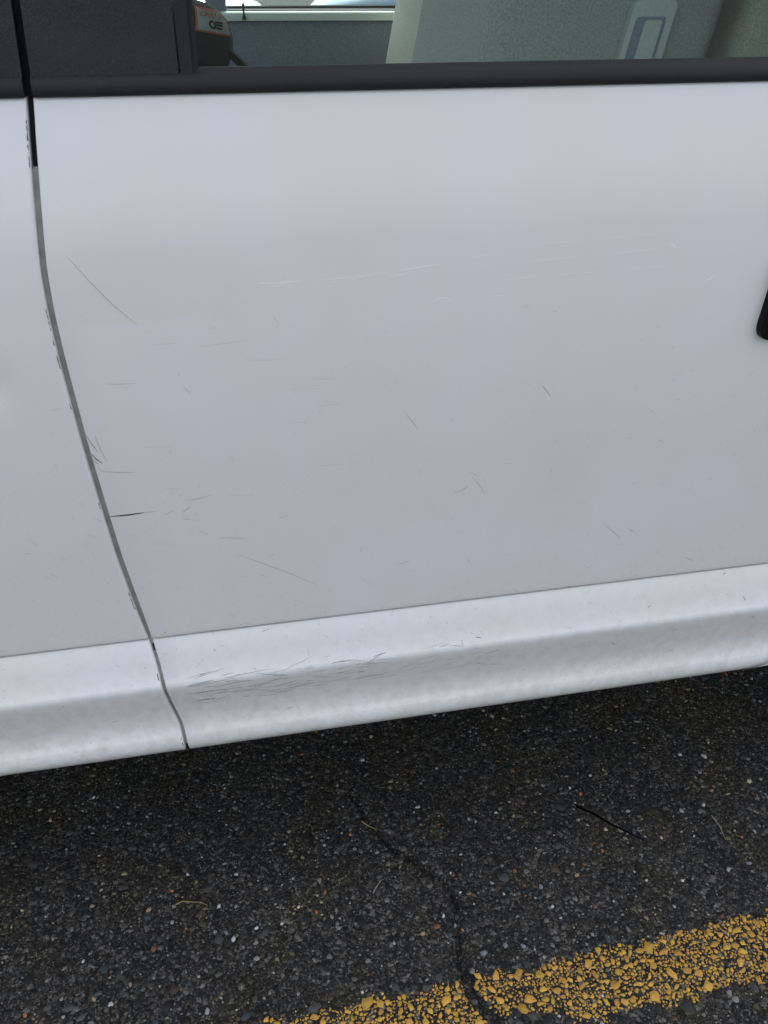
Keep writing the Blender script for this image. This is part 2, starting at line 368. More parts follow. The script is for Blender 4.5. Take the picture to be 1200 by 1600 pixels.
for sel, nm, kk in ((~paint & ~vis & ~small, 'aggregate', 6), (~paint & small, 'fine_aggregate', 5)):
    o = link(nm, stone_mesh(nm, S[sel], patches(S[sel], stone_colours(sel.sum())), AGG, kk, .22), AGG, ground); o['kind'] = 'stuff'
sel = paint & ~vis
line = link('parking_line', stone_mesh('parking_line', S[sel], yellow(sel.sum()), YEL, 6, .25), YEL)
line['kind'] = 'structure'; line['label'] = 'worn yellow painted parking line broken up over the rough asphalt'
for i in np.nonzero(vis)[0]:
    p = S[i:i + 1]; nm, mm, par, cc = ('paint_chip', YEL, line, yellow(1)) if paint[i] else ('stone', AGG, ground, stone_colours(1).clip(.02, .075))
    link(nm, stone_mesh(nm, p, cc, mm, 8, .2), mm, par)

# ------------------------------------------------------------------ the van
van = empty('van', (0, 0, 0))
tag(van, 'white van with scratched door, black belt moulding and black door handle', 'van')
SEAM = [(-.1564, 1.2265), (-.1564, 1.2247), (-.1601, 1.1924), (-.1627, 1.1623), (-.1664, 1.122), (-.1712, 1.0636), (-.1712, 1.0156), (-.1689, .9686), (-.1650, .915), (-.1604, .8537), (-.1534, .7764),
        (-.1455, .696), (-.136, .6275), (-.1245, .5523), (-.1186, .5218), (-.1141, .4807), (-.1073, .436), (-.1, .4058), (-.0981, .391), (-.0963, .366), (-.0955, .34)]
_sz = np.array([p[1] for p in SEAM][::-1]); _sx = np.array([p[0] for p in SEAM][::-1])
_kern = lambda z: float(np.mean(np.interp(z + np.linspace(-.012, .012, 7), _sz, _sx)))
PROF = [(.070, 1.2288), (.052, 1.2288), (.0462, 1.2284), (.0440, 1.2275), (.0428, 1.2255)]
for z in np.linspace(1.2225, .5625, 56): PROF.append((.235 * (z - .8) ** 2 if z > .8 else .035 * (.8 - z) ** 2, float(z)))
PROF += [(.0022, .5590), (.0026, .5577), (.0034, .5571), (.0120, .5566), (.0120, .5546), (.0036, .5542), (.0031, .5528), (.0014, .5485), (-.0020, .5405), (-.0085, .5225), (-.0145, .5070), (-.0180, .4985), (-.0203, .4935),
         (-.0225, .4895), (-.0230, .4855), (-.0226, .4805), (-.0210, .472), (-.0180, .458), (-.0150, .4435), (-.0130, .431), (-.0122, .421), (-.0127, .4135), (-.0143, .4065), (-.0170, .3995), (-.0202, .3930),
         (-.0228, .3872), (-.0243, .3815), (-.0245, .3760), (-.0232, .3700), (-.0200, .3640), (-.0150, .3585), (-.0080, .3535), (.0010, .350), (.015, .348), (.06, .348)]
_pz = np.array([p[1] for p in PROF[4:-2]][::-1]); _py = np.array([p[0] for p in PROF[4:-2]][::-1])
def prof(z): return float(np.interp(z, _pz, _py))
def seam_gap(z): return .0068 if z > .6 else (.0068 - .0022 * min(1, (.6 - z) / .05) if z > .5 else .0048)
def rear(z):
    if z >= .485: return .90
    return .77 + math.sqrt(max(0, .13 ** 2 - min(.485 - z, .1295) ** 2))
W = 1.96
def side_panel(name, xl, xr, ncol, m, parent, mirror=False, top=None):
    """sheet metal skin with rolled-over edges"""
    v = []; rows = PROF; nc = ncol + 6
    for y, z in rows:
        zz = min(max(z, .349), 1.2265); a, b = xl(zz), xr(zz)
        cols_ = [(a, .016), (a, .0022), (a + .0005, .0008), (a + .0018, 0)] + [(a + .0018 + (b - a - .0036) * t, 0) for t in np.linspace(0, 1, ncol)[1:-1]] + [(b - .0018, 0), (b - .0005, .0008), (b, .0022), (b, .016)]
        for x, dy in cols_: v.append((x, (W - y - dy) if mirror else y + dy, z))
    return mesh(name, v, grid_faces(len(rows), len(v) // len(rows)), m, parent, True, 60)
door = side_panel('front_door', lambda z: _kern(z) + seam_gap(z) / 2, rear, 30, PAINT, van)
door['label'] = 'scratched white front door with long horizontal scuffs'

# fender with wheel arch
XW, ZW, RW = -.98, .36, .40
def ztop(x): return 1.2265 if x > -.60 else 1.2265 - .24 * (-.60 - x) ** 1.3
def fender(mirror=False):
    xs = sorted(set(list(np.linspace(-1.80, -1.40, 8)) + list(np.linspace(-1.40, -.56, 30)) + list(np.linspace(-.56, -.30, 14))), key=float)
    xs = [x for x in xs if x < 0]; v = []; nr = len(PROF); tail = [0] + list(np.linspace(0, .94, 17)[1:]) + [.965, .9825, .9955, 1.0, 1.0]; td = [0] * (len(tail) - 3) + [.0008, .0022, .016]
    for y, z in PROF:
        zz = min(max(z, .349), 1.2265)
        row = []
        for x in xs:
            zb = .30; arch = abs(x - XW) < RW
            if arch: zb = ZW + math.sqrt(RW ** 2 - (x - XW) ** 2)
            zt = ztop(x)
            z2 = max(z, zb) if arch else z
            if zt < 1.22: z2 = min(z2, zt)
            row.append((x, y if z2 == z else prof(z2) + (.0 if not arch else .0), z2))
        b = _kern(zz) - seam_gap(zz) / 2
        x0 = xs[-1]
        for t, d in zip(tail[1:], td[1:]): row.append((x0 + (b - x0) * t, y + d, z))
        if not mirror: row = [(x, y_ + .0045 * math.exp(-((x + .255) / .022) ** 2 - ((z_ - .938) / .026) ** 2), z_) for x, y_, z_ in row]     # small dent added to stand for a soft dark reflection
        v += [(x, W - y_ if mirror else y_, z_) for x, y_, z_ in row]
    return mesh('front_fender', v, grid_faces(nr, len(v) // nr), PAINT, van, True, 60)
fender(); fender(True)
# rear quarter with arch
def quarter(mirror=False):
    xs = list(np.linspace(0, 1, 10)); v = []
    xr_ = list(np.linspace(.93, 1.95, 14)) + list(np.linspace(1.98, 2.82, 26)) + list(np.linspace(2.9, 3.6, 8))
    for y, z in PROF:
        zz = min(max(z, .349), 1.2265); a = rear(zz) + .006
        row = [(a, y + .016, z), (a, y + .0022, z), (a + .0005, y + .0008, z), (a + .0018, y, z)]
        for x in xr_:
            arch = abs(x - 2.4) < .40; z2 = max(z, ZW + math.sqrt(.16 - (x - 2.4) ** 2)) if arch else z
            row.append((x, y if z2 == z else prof(z2), z2))
        v += [(x, W - y_ if mirror else y_, z_) for x, y_, z_ in row]
    return mesh('rear_quarter', v, grid_faces(len(PROF), len(v) // len(PROF)), PAINT, van, True, 60)
quarter(); quarter(True)
far_door = side_panel('far_door', lambda z: _kern(z) + .003, rear, 16, PAINT, van, True)

# jambs behind the gaps: painted flange below, black seal above
def strip(name, zs, xf, half, dy, m, parent):
    v = []
    for z in zs:
        y = prof(z) + dy; x = xf(z); v += [(x - half, y + .012, z), (x - half, y, z), (x + half, y, z), (x + half, y + .012, z)]
    return mesh(name, v, grid_faces(len(zs), 4), m, parent, True, 40)
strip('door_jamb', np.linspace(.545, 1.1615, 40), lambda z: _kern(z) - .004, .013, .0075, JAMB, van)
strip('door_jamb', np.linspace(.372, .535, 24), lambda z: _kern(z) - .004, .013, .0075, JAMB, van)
strip('door_seal', np.linspace(1.1625, 1.226, 8), lambda z: _kern(z) - .004, .013, .016, DARK, van)
strip('door_seal', np.linspace(.349, .372, 5), lambda z: _kern(z) - .004, .013, .014, DARK, van)
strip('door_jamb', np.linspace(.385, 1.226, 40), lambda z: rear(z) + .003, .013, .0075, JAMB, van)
# rocker and floor close the body from below
rbox('rocker', (-.55, .05, .36), (1.95, .20, .46), .02, DARK, van); rbox('rocker', (-.55, W - .20, .36), (1.95, W - .05, .46), .02, DARK, van)
rbox('floor_pan', (-1.7, .06, .42), (3.55, W - .06, .50), .01, DARK, van)

# belt moulding: rubber strip with a raised lip, swept along the door top
MOULD = [(.052, 1.2292), (.0400, 1.2290), (.0345, 1.2302), (.0325, 1.2335), (.0330, 1.2400), (.0350, 1.2455), (.0385, 1.2482), (.0415, 1.2488), (.0440, 1.2505), (.0465, 1.2530), (.0490, 1.2532), (.0505, 1.2515), (.056, 1.2510), (.0575, 1.2490), (.0575, 1.2300)]
MOULD = [(min(y + .0055, .0575), z) for y, z in MOULD]
def moulding(name, x0, x1, parent, mirror=False):
    v = []; xs = [x0, x0 + .0015] + list(np.linspace(x0 + .01, x1 - .01, 14)) + [x1 - .0015, x1]
    cx = sum(p[0] for p in MOULD) / len(MOULD); cz = sum(p[1] for p in MOULD) / len(MOULD)
    for i, x in enumerate(xs):
        s = .9 if i in (0, len(xs) - 1) else 1
        for y, z in MOULD: yy = cx + (y - cx) * s; v.append((x, W - yy if mirror else yy, cz + (z - cz) * s))
    k = len(MOULD); f = grid_faces(len(xs), k, True) + [tuple(range(k)), tuple(range((len(xs) - 1) * k, len(xs) * k))]
    return mesh(name, v, f, RUBBER, parent, True, 40)
moulding('belt_moulding', -.1525, .897, door); moulding('belt_moulding', -.62, -.1605, van)
moulding('belt_moulding', -.1525, .897, far_door, True)
# black mirror sail on the door and its neighbour ahead of the seam
def lean(z): return (z - 1.226) * .02
def sail(name, poly, parent, y0, th, m=PLASTIC, bevel=.0025):
    return prism(name, poly, th, m, parent, bevel, lambda u, v, d: (u, d + lean(v), v), y0)
sail('sail_panel', [(-.1515, 1.2475), (-.0062, 1.2475), (-.0062, 1.62), (-.02, 1.66), (-.1405, 1.52)], door, .0435, .018)
sail('window_channel', [(-.0040, 1.2470), (.0085, 1.2470), (.0085, 1.80), (-.0040, 1.80)], door, .0450, .016, RUBBER, .0015)
sail('channel_seal', [(.0088, 1.2508), (.0150, 1.2508), (.0150, 1.80), (.0088, 1.80)], door, .0500, .012, RUBBER, .001)
sail('cowl_side_panel', [(-.62, 1.2475), (-.1600, 1.2475), (-.1490, 1.515), (-.50, 1.30)], van, .0435, .018)
sail('door_seal', [(-.1700, 1.20), (-.1460, 1.20), (-.1355, 1.50), (-.156, 1.50)], van, .0625, .01, DARK, 0)
GL = lambda z: .0535 + (z - 1.245) * .02
def pane(name, poly, parent, yf, m, th=.004):
    bm = bmesh.new(); a = [bm.verts.new((x, yf(z), z)) for x, z in poly]; bm.faces.new(a)
    return bmobj(name, bm, m, parent, False)
pane('window_glass', [(.0085, 1.246), (.890, 1.246), (.890, 1.84), (.0085, 1.80)], door, GL, GLASS)
# upper body
def pillar(name, a, b, wdt, dep, m, parent):
    a, b = Vector(a), Vector(b); d = b - a
    v = [p + Vector((sx * wdt, sy * dep, 0)) for p in (a, b) for sx, sy in ((-.5, -.5), (.5, -.5), (.5, .5), (-.5, .5))]
    return mesh(name, v, [(0, 1, 2, 3), (7, 6, 5, 4)] + [(i, (i + 1) % 4, 4 + (i + 1) % 4, 4 + i) for i in range(4)], m, parent)
for s in (0, 1):
    my = (lambda y: y) if not s else (lambda y: W - y)
    pillar('roof_pillar', (-.60, my(.10), 1.26), (-.02, my(.11), 1.90), .08, .06, PAINT, van)
    pillar('roof_pillar', (.965, my(.075), 1.2285), (.965, my(.09), 1.90), .14, .05, PAINT, van)
    v = []
    for x in np.linspace(1.04, 3.6, 6):
        for z in np.linspace(1.232, 1.93, 6): v.append((x, my(.047 + (z - 1.226) * .03), z))
    up = mesh('upper_side', v, grid_faces(6, 6), PAINT, van, True)
    rbox('roof_rail', (-.05, min(my(.052), my(.14)), 1.84), (1.03, max(my(.052), my(.14)), 1.94), .02, PAINT, van)
v = []
for x, zc in ((-.06, 1.905), (.05, 1.955), (.3, 1.99), (1.2, 2.01), (2.6, 2.01), (3.6, 1.98)):
    for t in np.linspace(0, 1, 15): v.append((x, .062 + t * (W - .124), zc + .07 * (1 - abs(2 * t - 1) ** 2.5) - .035))
mesh('roof', v, grid_faces(6, 15), PAINT, van, True)
mesh('headliner', [(x, y, 1.89) for x in (-.05, 3.5) for y in (.10, W - .10)], [(0, 1, 3, 2)], SAGE, van)
mesh('rear_wall', [(3.6, .06, .4), (3.6, W - .06, .4), (3.6, W - .07, 1.98), (3.6, .07, 1.98)], [(0, 1, 2, 3)], PAINT, van)
pane_ws = mesh('windshield', [(-.62, .11, 1.26), (-.62, W - .11, 1.26), (-.04, W - .12, 1.90), (-.04, .12, 1.90)], [(0, 1, 2, 3)], CLEAR, van)
v = []
for x in np.linspace(-1.80, -.60, 10):
    for t in np.linspace(0, 1, 13): v.append((x, .05 + t * (W - .1), ztop(x) + .004 + .05 * (1 - abs(2 * t - 1) ** 3)))
mesh('hood', v, grid_faces(10, 13), PAINT, van, True)
v = []
for x, zt in ((-.62, 1.262), (-.60, 1.225)):
    for t in np.linspace(0, 1, 9): v.append((x, .06 + t * (W - .12), zt + .04 * (1 - abs(2 * t - 1) ** 3)))
mesh('cowl', v, grid_faces(2, 9), PLASTIC, van, True)
rbox('front_bumper', (-1.93, .03, .38), (-1.79, W - .03, .62), .04, CHROME, van)
gr = rbox('grille', (-1.84, .25, .66), (-1.80, W - .25, .92), .015, PLASTIC, van)
for k in range(4): rbox('grille_bar', (-1.855, .28, .69 + .055 * k), (-1.84, W - .28, .705 + .055 * k), .004, CHROME, gr)
for a, b in ((.05, .24), (W - .24, W - .05)): rbox('headlight', (-1.85, a, .66), (-1.79, b, .92), .02, LAMP, van)
rbox('rear_bumper', (3.6, .03, .42), (3.74, W - .03, .60), .03, CHROME, van)
for a in (.06, W - .16): rbox('tail_light', (3.60, a, .95), (3.63, a + .10, 1.25), .01, RED, van)
def wheel(parent, x, y, z, r, wd):
    def lathe(name, prf, m, par):
        n = 40; v = []
        for k in range(n):
            a = 2 * math.pi * k / n
            for rr, yy in prf: v.append((x + rr * math.cos(a), y + yy, z + rr * math.sin(a)))
        L = len(prf); f = [(i * L + j, ((i + 1) % n) * L + j, ((i + 1) % n) * L + j + 1, i * L + j + 1) for i in range(n) for j in range(L - 1)]
        return mesh(name, v, f, m, par, True, 40)
    h = wd / 2
    t = lathe('wheel', [(r * .62, -h * .8), (r * .75, -h), (r * .93, -h * .95), (r, -h * .7), (r, h * .7), (r * .93, h * .95), (r * .75, h), (r * .62, h * .8)], TYRE, parent)
    lathe('rim', [(.012, -h * .35), (r * .2, -h * .45), (r * .25, -h * .2), (r * .45, -h * .25), (r * .58, -h * .75), (r * .63, -h * .82), (r * .62, h * .8), (.012, h * .6)], RIM, t)
for x in (XW, 2.4):
    for y in (.15, W - .15): wheel(van, x, y, ZW, .36, .24)
# far window surround and inner trim
far = far_door
LEDGE = [(-.62, 1.2465), (.14, 1.2465), (.45, 1.2450), (.58, 1.2440), (.63, 1.2470), (.67, 1.2560), (.70, 1.2720), (.73, 1.305), (.76, 1.40), (.78, 1.84)]
def ledge(name, off_in, off_out, y0, y1, m, parent):
    v = []
    for i, (x, z) in enumerate(LEDGE):
        a = Vector(LEDGE[max(0, i - 1)]); b = Vector(LEDGE[min(len(LEDGE) - 1, i + 1)]); d = (b - a).normalized(); nx, nz = d.y, -d.x
        for o_, y in ((off_in + .009, y1), (off_in, y0 + .012), (off_in + .003, y0 + .003), (off_in + .008, y0), (off_out, y0 + .002), (off_out, y1)): v.append((x + nx * o_, y, z + nz * o_))
    return mesh(name, v, grid_faces(len(LEDGE), 6), m, parent, True, 50)
ledge('trim_ledge', 0, .022, 1.690, 1.80, SAGE, far)
ledge('glass_seal', -.004, .003, 1.735, 1.80, RUBBER, far)
rbox('door_trim', (-.15, 1.706, .55), (.93, 1.80, 1.235), .015, NAVY, far)
rbox('arm_rest', (.1, 1.62, .93), (.75, 1.72, 1.00), .02, NAVY, far)
bm = bmesh.new()
for r0, r1, z0, z1 in ((.0060, .0035, 1.2275, 1.2375), (.0022, .0022, 1.2375, 1.2475), (.0030, .0034, 1.2475, 1.262), (.0034, .0012, 1.262, 1.266)):
    bmesh.ops.create_cone(bm, cap_ends=True, segments=14, radius1=r0, radius2=r1, depth=z1 - z0, matrix=Matrix.Translation((.167, 1.688, (z0 + z1) / 2)))
bmobj('lock_knob', bm, DASH, far)
FG = lambda z: W - GL(z) - .06
pane('window_glass', [(.13, 1.24), (.76, 1.24), (.78, 1.84), (.13, 1.84)], far, FG, CLEAR)
rbox('window_pillar', (.072, 1.705, 1.235), (.1245, 1.80, 1.88), .004, NAVY, far)
mesh('rear_trim', [(.75, 1.80, 1.24), (1.05, 1.80, 1.24), (1.05, 1.74, 1.88), (.78, 1.74, 1.88)], [(0, 1, 2, 3)], SAGE, far)
rbox('dashboard', (-.62, .10, .60), (-.16, W - .10, 1.13), .04, DASH, van)
rbox('instrument_hood', (-.30, 1.27, .85), (.0990, 1.46, 1.196), .008, DASH, van)
# seats
def seat(y0, y1, x0, x1, fab, with_frame):
    rec = lambda x, y, z: (x + (z - 1.22) * .20, y, z)
    so = rbox('seat', (x0, y0, .62), (x1, y1, 1.46), .035, fab, van, rec, 4)
    rbox('cushion', (x0 - .42, y0, .62), (x0 + .10, y1, .78), .05, fab, so, None, 4)
    rbox('head_rest', (x0 + .06, y0 + .12, 1.47), (x0 + .19, y1 - .12, 1.66), .05, fab, so, rec, 4)
    rbox('seat_base', (x0 - .36, y0 + .05, .50), (x1 - .02, y1 - .05, .62), .01, DASH, so)
    return so, rec
s1, rec = seat(.40, .86, .425, .795, FABRIC2, True)
def plate(name, poly, y, th, m, par, bev=.003, r=.012):
    return prism(name, roundpoly(poly, r), th, m, par, bev, lambda u, v, d: (u + (v - 1.22) * .2, d, v), y)
# arm-rest mount on the near seat: frame, dark recess, inner panel
plate('armrest_frame', [(.632, 1.08), (.700, 1.08), (.700, 1.302), (.632, 1.302)], .386, .02, GREYPL, s1)
plate('armrest_recess', [(.641, 1.09), (.688, 1.09), (.688, 1.281), (.641, 1.281)], .3845, .004, NAVY, s1, .0005, .006)
plate('armrest_panel', [(.655, 1.10), (.682, 1.10), (.682, 1.2765), (.655, 1.2765)], .3825, .004, GREYPL, s1, .001, .004)
s2, rec2 = seat(1.16, 1.60, .537, .92, FABRIC, False)
rbox('seat_bolster', (.530, 1.13, .75), (.670, 1.20, 1.44), .03, FABRIC, s2, rec2, 4)
plate('belt_guide', [(.5725, 1.185), (.6055, 1.185), (.6055, 1.292), (.5725, 1.292)], 1.125, .006, SAGE, s2, .0015, .003)
plate('belt_guide_outline', [(.5760, 1.201), (.6020, 1.201), (.6020, 1.288), (.5760, 1.288)], 1.1235, .003, DASH, s2, .0004, .003)
plate('belt_guide_panel', [(.5785, 1.2045), (.5995, 1.2045), (.5995, 1.2855), (.5785, 1.2855)], 1.1215, .003, SAGE, s2, .0006, .003)
s3, _ = seat(.47, .92, .868, 1.25, FABRIC, False)
rbox('pillar_trim', (.955, .16, .7), (1.03, .24, 1.86), .02, GREYPL, van)
# door handle: bezel, paddle and the dark pocket behind it
hz = .9265
def hp(name, poly, y, th, m, par, bev, r): return prism(name, roundpoly(poly, r), th, m, par, bev, lambda u, v, d: (u + (v - hz) * .16, d + prof(v) * .6, v), y)
hd = hp('door_handle', [(.6925, hz), (.860, hz), (.860, hz + .112), (.6925, hz + .112)], -.009, .014, HANDLE, door, .003, .022)
hp('handle_pocket', [(.712, hz + .016), (.846, hz + .016), (.846, hz + .10), (.712, hz + .10)], -.0105, .003, DARK, hd, .0005, .012)
hp('handle_paddle', [(.716, hz + .030), (.842, hz + .030), (.842, hz + .096), (.716, hz + .096)], -.020, .010, HANDLE, hd, .003, .010)

# scratches and chips in the paint
SCR = {
 'dark': [([(-.1472, .7571), (-.1256, .7568), (-.1059, .7578)], .0021), ([(-.1551, .8456), (-.1511, .8383), (-.1447, .8316)], .0011), ([(-.1544, .8361), (-.1493, .8312)], .0007), ([(-.157, .87), (-.1536, .8597), (-.1481, .8482)], .0006)],
 'mid': [([(-.1059, .7578), (-.0918, .7579)], .0006), ([(-.1477, .8691), (-.1437, .8478), (-.1386, .8327)], .0005), ([(-.1514, .8271), (-.145, .8203), (-.1281, .8177), (-.108, .8155)], .0006),
         ([(-.1448, 1.0755), (-.1252, 1.0475), (-.1034, 1.0197), (-.0803, .996)], .0006), ([(.0029, .6801), (.0271, .6665), (.0684, .6418), (.1076, .6146)], .0006),
         ([(-.0534, .7694), (-.0359, .7702), (-.0204, .774)], .0006), ([(-.0817, .7511), (-.0691, .7571)], .0006), ([(-.0584, .753), (-.049, .7595)], .0009), ([(-.0588, .7426), (-.0517, .7417)], .0007),
         ([(.2279, .8639), (.2355, .8536), (.2448, .8395)], .0006), ([(.4069, .8857), (.4146, .8764), (.4204, .8689)], .0008), ([(.5224, .6618), (.5348, .6504), (.5509, .6351)], .0007), ([(.6608, .5873), (.6749, .5795)], .0009),
         ([(.3205, .7626), (.3301, .7498), (.34, .7347)], .0005), ([(.2969, .7407), (.3074, .7434), (.3159, .7494)], .0008), ([(.5602, .6516), (.5715, .6424)], .0007), ([(.0271, .547), (.0364, .5494)], .0012), ([(.2192, .6339), (.2373, .638)], .0006),
         ([(-.1257, .9312), (-.108, .9297), (-.0923, .9292)], .0005), ([(-.0153, .7088), (.0173, .7036)], .0006)],
 'faint': [],
 'pale': [([(.0588, 1.0348), (.1062, 1.0342)], .0022), ([(.115, 1.0341), (.1732, 1.0361), (.205, 1.039)], .0014), ([(.215, 1.0395), (.272, 1.0450)], .0018), ([(.38, 1.0612), (.45, 1.0625)], .0007), ([(.47, 1.0632), (.5445, 1.0644)], .0009), ([(.30, 1.049), (.345, 1.056)], .0006), ([(.0621, 1.031), (.0980, 1.0305)], .0012), ([(.135, 1.0312), (.185, 1.0355)], .0010), ([(.3435, 1.022), (.395, 1.0240)], .0012), ([(.41, 1.0244), (.47, 1.0254)], .0010), ([(.50, 1.0259), (.5573, 1.0268)], .0007),
          ([(.3281, 1.004), (.3522, 1.0041)], .0012), ([(.3746, 1.0412), (.439, 1.0445)], .0011), ([(.4841, 1.0451), (.5505, 1.0485)], .0011), ([(.2071, 1.0335), (.2338, 1.0364)], .0015),
          ([(.2624, 1.0012), (.2679, 1.0054), (.2773, 1.0056), (.2845, 1.0014)], .0018), ([(.5608, 1.054), (.5683, 1.0476)], .0030), ([(.6119, 1.005), (.6266, 1.0121)], .0018)],
}
rs = random.Random(5)
def rl(x, z, L, a, wd, kind, bend=.15):
    p = [(x, z)]; n = 3
    for i in range(n): a += rs.uniform(-bend, bend); x += L / n * math.cos(a); z += L / n * math.sin(a); p.append((x, z))
    SCR[kind].append((p, wd))
for i in range(130):            # raked scuffs across the sill ridge
    t = rs.random() ** 1.3; rl(-.085 + .46 * t, rs.uniform(.444, .497) + .0, rs.uniform(.006, .055) * (1.1 - .5 * t), rs.gauss(.06, .12), rs.uniform(.0003, .0008), rs.choice(['mid', 'mid', 'mid', 'dark']) if t < .6 else 'mid')
for i in range(120):           # road-grit nicks low on the panels
    z = .365 + .20 * rs.random() ** .8; x = rs.uniform(-.42, .86); rl(x, z, rs.uniform(.0015, .010), rs.choice([rs.gauss(-.9, .3), rs.gauss(.1, .3)]), rs.uniform(.0004, .0010), rs.choice(['mid', 'faint', 'faint', 'faint', 'dark']))
for i in range(150):           # small nicks over the whole door
    z = .56 + .45 * rs.random() ** 1.5; x = rs.uniform(-.42, .8)
    SCR['faint'].append(([(x, z), (x + rs.uniform(-.004, .012), z + rs.uniform(-.01, .002))], rs.uniform(.0004, .0009)))
for i in range(14):            # hairlines near the leading edge of the door
    x = rs.uniform(-.13, .12); z = rs.uniform(.70, .98); SCR['faint'].append(([(x, z), (x + rs.uniform(.02, .04), z + rs.uniform(-.004, .003))], .0004))
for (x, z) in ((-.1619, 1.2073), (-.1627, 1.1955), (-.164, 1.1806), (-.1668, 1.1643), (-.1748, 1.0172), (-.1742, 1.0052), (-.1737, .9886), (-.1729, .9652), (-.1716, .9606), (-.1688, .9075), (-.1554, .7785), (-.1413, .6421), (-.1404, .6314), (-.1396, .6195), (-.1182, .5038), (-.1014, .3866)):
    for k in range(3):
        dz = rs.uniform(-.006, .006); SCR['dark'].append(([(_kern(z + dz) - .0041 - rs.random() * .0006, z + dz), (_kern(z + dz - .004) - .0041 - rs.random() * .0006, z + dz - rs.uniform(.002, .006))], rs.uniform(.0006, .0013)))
def ribbons(name, items, m, parent):
    v, f = [], []
    for pts, wd in items:
        P = []
        for a, b in zip(pts[:-1], pts[1:]):
            n = max(1, int(math.hypot(b[0] - a[0], b[1] - a[1]) / .006))
            P += [(a[0] + (b[0] - a[0]) * k / n, a[1] + (b[1] - a[1]) * k / n) for k in range(n)]
        P.append(pts[-1]); n = len(P); o = len(v)
        xs_, zs_ = zip(*P)
        if not all(.351 < z < 1.22 for z in zs_): continue
        if any(abs(x - _kern(z)) < .0036 - .0002 for x, z in P) or any((P[0][0] - _kern(P[0][1])) * (x - _kern(z)) < 0 for x, z in P): continue
        if any(x > rear(z) - .004 for x, z in P): continue
        for i, (x, z) in enumerate(P):
            a = P[max(0, i - 1)]; b = P[min(n - 1, i + 1)]; L = math.hypot(b[0] - a[0], b[1] - a[1]) or 1
            tx, tz = (b[0] - a[0]) / L, (b[1] - a[1]) / L; h = wd / 2 * (.25 + .75 * math.sin(math.pi * (i + .35) / (n - .3)) if n > 1 else 1)
            for s in (-1, 1):
                xx, zz = x - tz * h * s, z + tx * h * s; v.append((xx, prof(zz) - .00022, zz))
        for i in range(n - 1): f.append((o + 2 * i, o + 2 * i + 1, o + 2 * i + 3, o + 2 * i + 2))
    if v:
        me = bpy.data.meshes.new(name); me.from_pydata(v, [], f); me.update(); ob = link(name, me, m, parent); ob['kind'] = 'stuff'
SM = {'dark': mat('scratch_dark', (.06, .06, .06), .8), 'mid': mat('scratch_grey', (.32, .32, .31), .8), 'faint': mat('scratch_faint', (.52, .53, .52), .7), 'pale': mat('scuff_pale', (.82, .835, .835), .6)}
for k, nm in (('dark', 'deep_scratches'), ('mid', 'scratches'), ('faint', 'faint_scratches'), ('pale', 'pale_scuffs')):
    a = [i for i in SCR[k] if i[0][0][0] > _kern(i[0][0][1])]; b = [i for i in SCR[k] if i[0][0][0] <= _kern(i[0][0][1])]
    ribbons(nm, a, SM[k], door)
    if k != 'pale': ribbons('fender_' + nm, b, SM[k], van)

# ------------------------------------------------------------------ cap on the instrument hood
CAPM = grainy(mat('black_green_cloth', (.010, .016, .014), .95), 600, .35, .6, .0008)
BRIM = grainy(mat('brim_cloth', (.005, .007, .0065), .95, spec=.1), 600, .3, .5, .0006); PATCH = grainy(mat('patch_grey', (.30, .31, .29), .9), 500, .2); ORANGE = mat('rust_thread', (.36, .10, .045), .9); LOGO = mat('logo_black', (.015, .022, .02), .9)
capo = empty('baseball_cap', (.012, 1.30, 1.205), (0, R(12), 0))
tag(capo, 'dark green black baseball cap with orange lettered patch lying on the dashboard', 'cap')
RX, RY, RZ = .103, .092, .083
def dome(th, ph, s=1.0):   # th: 0 faces the near door, 90 deg faces the seats
    c = math.cos(ph) ** .8
    return (RX * s * math.sin(th) * c, -RY * s * math.cos(th) * c, RZ * s * math.sin(ph) ** .92 if ph > 0 else RZ * s * math.sin(ph))
v = []; NT, NP = 48, 14
for i in range(NP):
    ph = i / (NP - 1) * math.pi / 2 * .995
    for j in range(NT):
        th = 2 * math.pi * j / NT; s = 1 - (.012 if j % 8 == 0 else 0); v.append(dome(th, ph, s))
mesh('crown', v, grid_faces(NP, NT, True), CAPM, capo, True, 50)
v = []
for i in range(3):
    for j in range(NT): x, y, z = dome(2 * math.pi * j / NT, 0, (1.0, .985, .96)[i]); v.append((x, y, (0, -.006, -.03)[i]))
mesh('sweat_band', v, grid_faces(3, NT, True), CAPM, capo, True)
bm = bmesh.new(); bmesh.ops.create_uvsphere(bm, u_segments=10, v_segments=6, radius=.007, matrix=Matrix.Translation((0, 0, RZ))); bmobj('top_button', bm, CAPM, capo)
top, bot = [], []
for i in range(7):
    t = i / 6
    for j in range(17):
        a = R(-22) + R(44) * j / 16; r0 = 1.0 + t * .62 * math.cos(a * .9)
        x = RX * math.cos(a) * r0; y = RY * math.sin(a) * (1 + t * .1); z = -.004 - .60 * (x - RX * math.cos(a)) - .003 * (y / RY) ** 2 * (.3 + .7 * t)
        top.append((x * .985, y, z + .005)); bot.append((x * .985, y, z - .011))
f = grid_faces(7, 17); n0 = len(top); f2 = [tuple(q + n0 for q in x[::-1]) for x in f]
rim_ = [i * 17 for i in range(7)] + [6 * 17 + j for j in range(1, 17)] + [i * 17 + 16 for i in range(5, -1, -1)]
f3 = [(a, b, b + n0, a + n0) for a, b in zip(rim_[:-1], rim_[1:])]
mesh('brim', top + bot, f + f2 + f3, BRIM, capo, True, 60)
U0, U1, V0, V1 = R(8), R(68), R(17), R(58)
def pm(u, w_, s): return dome(U0 + (U1 - U0) * u, V0 + (V1 - V0) * w_, s)
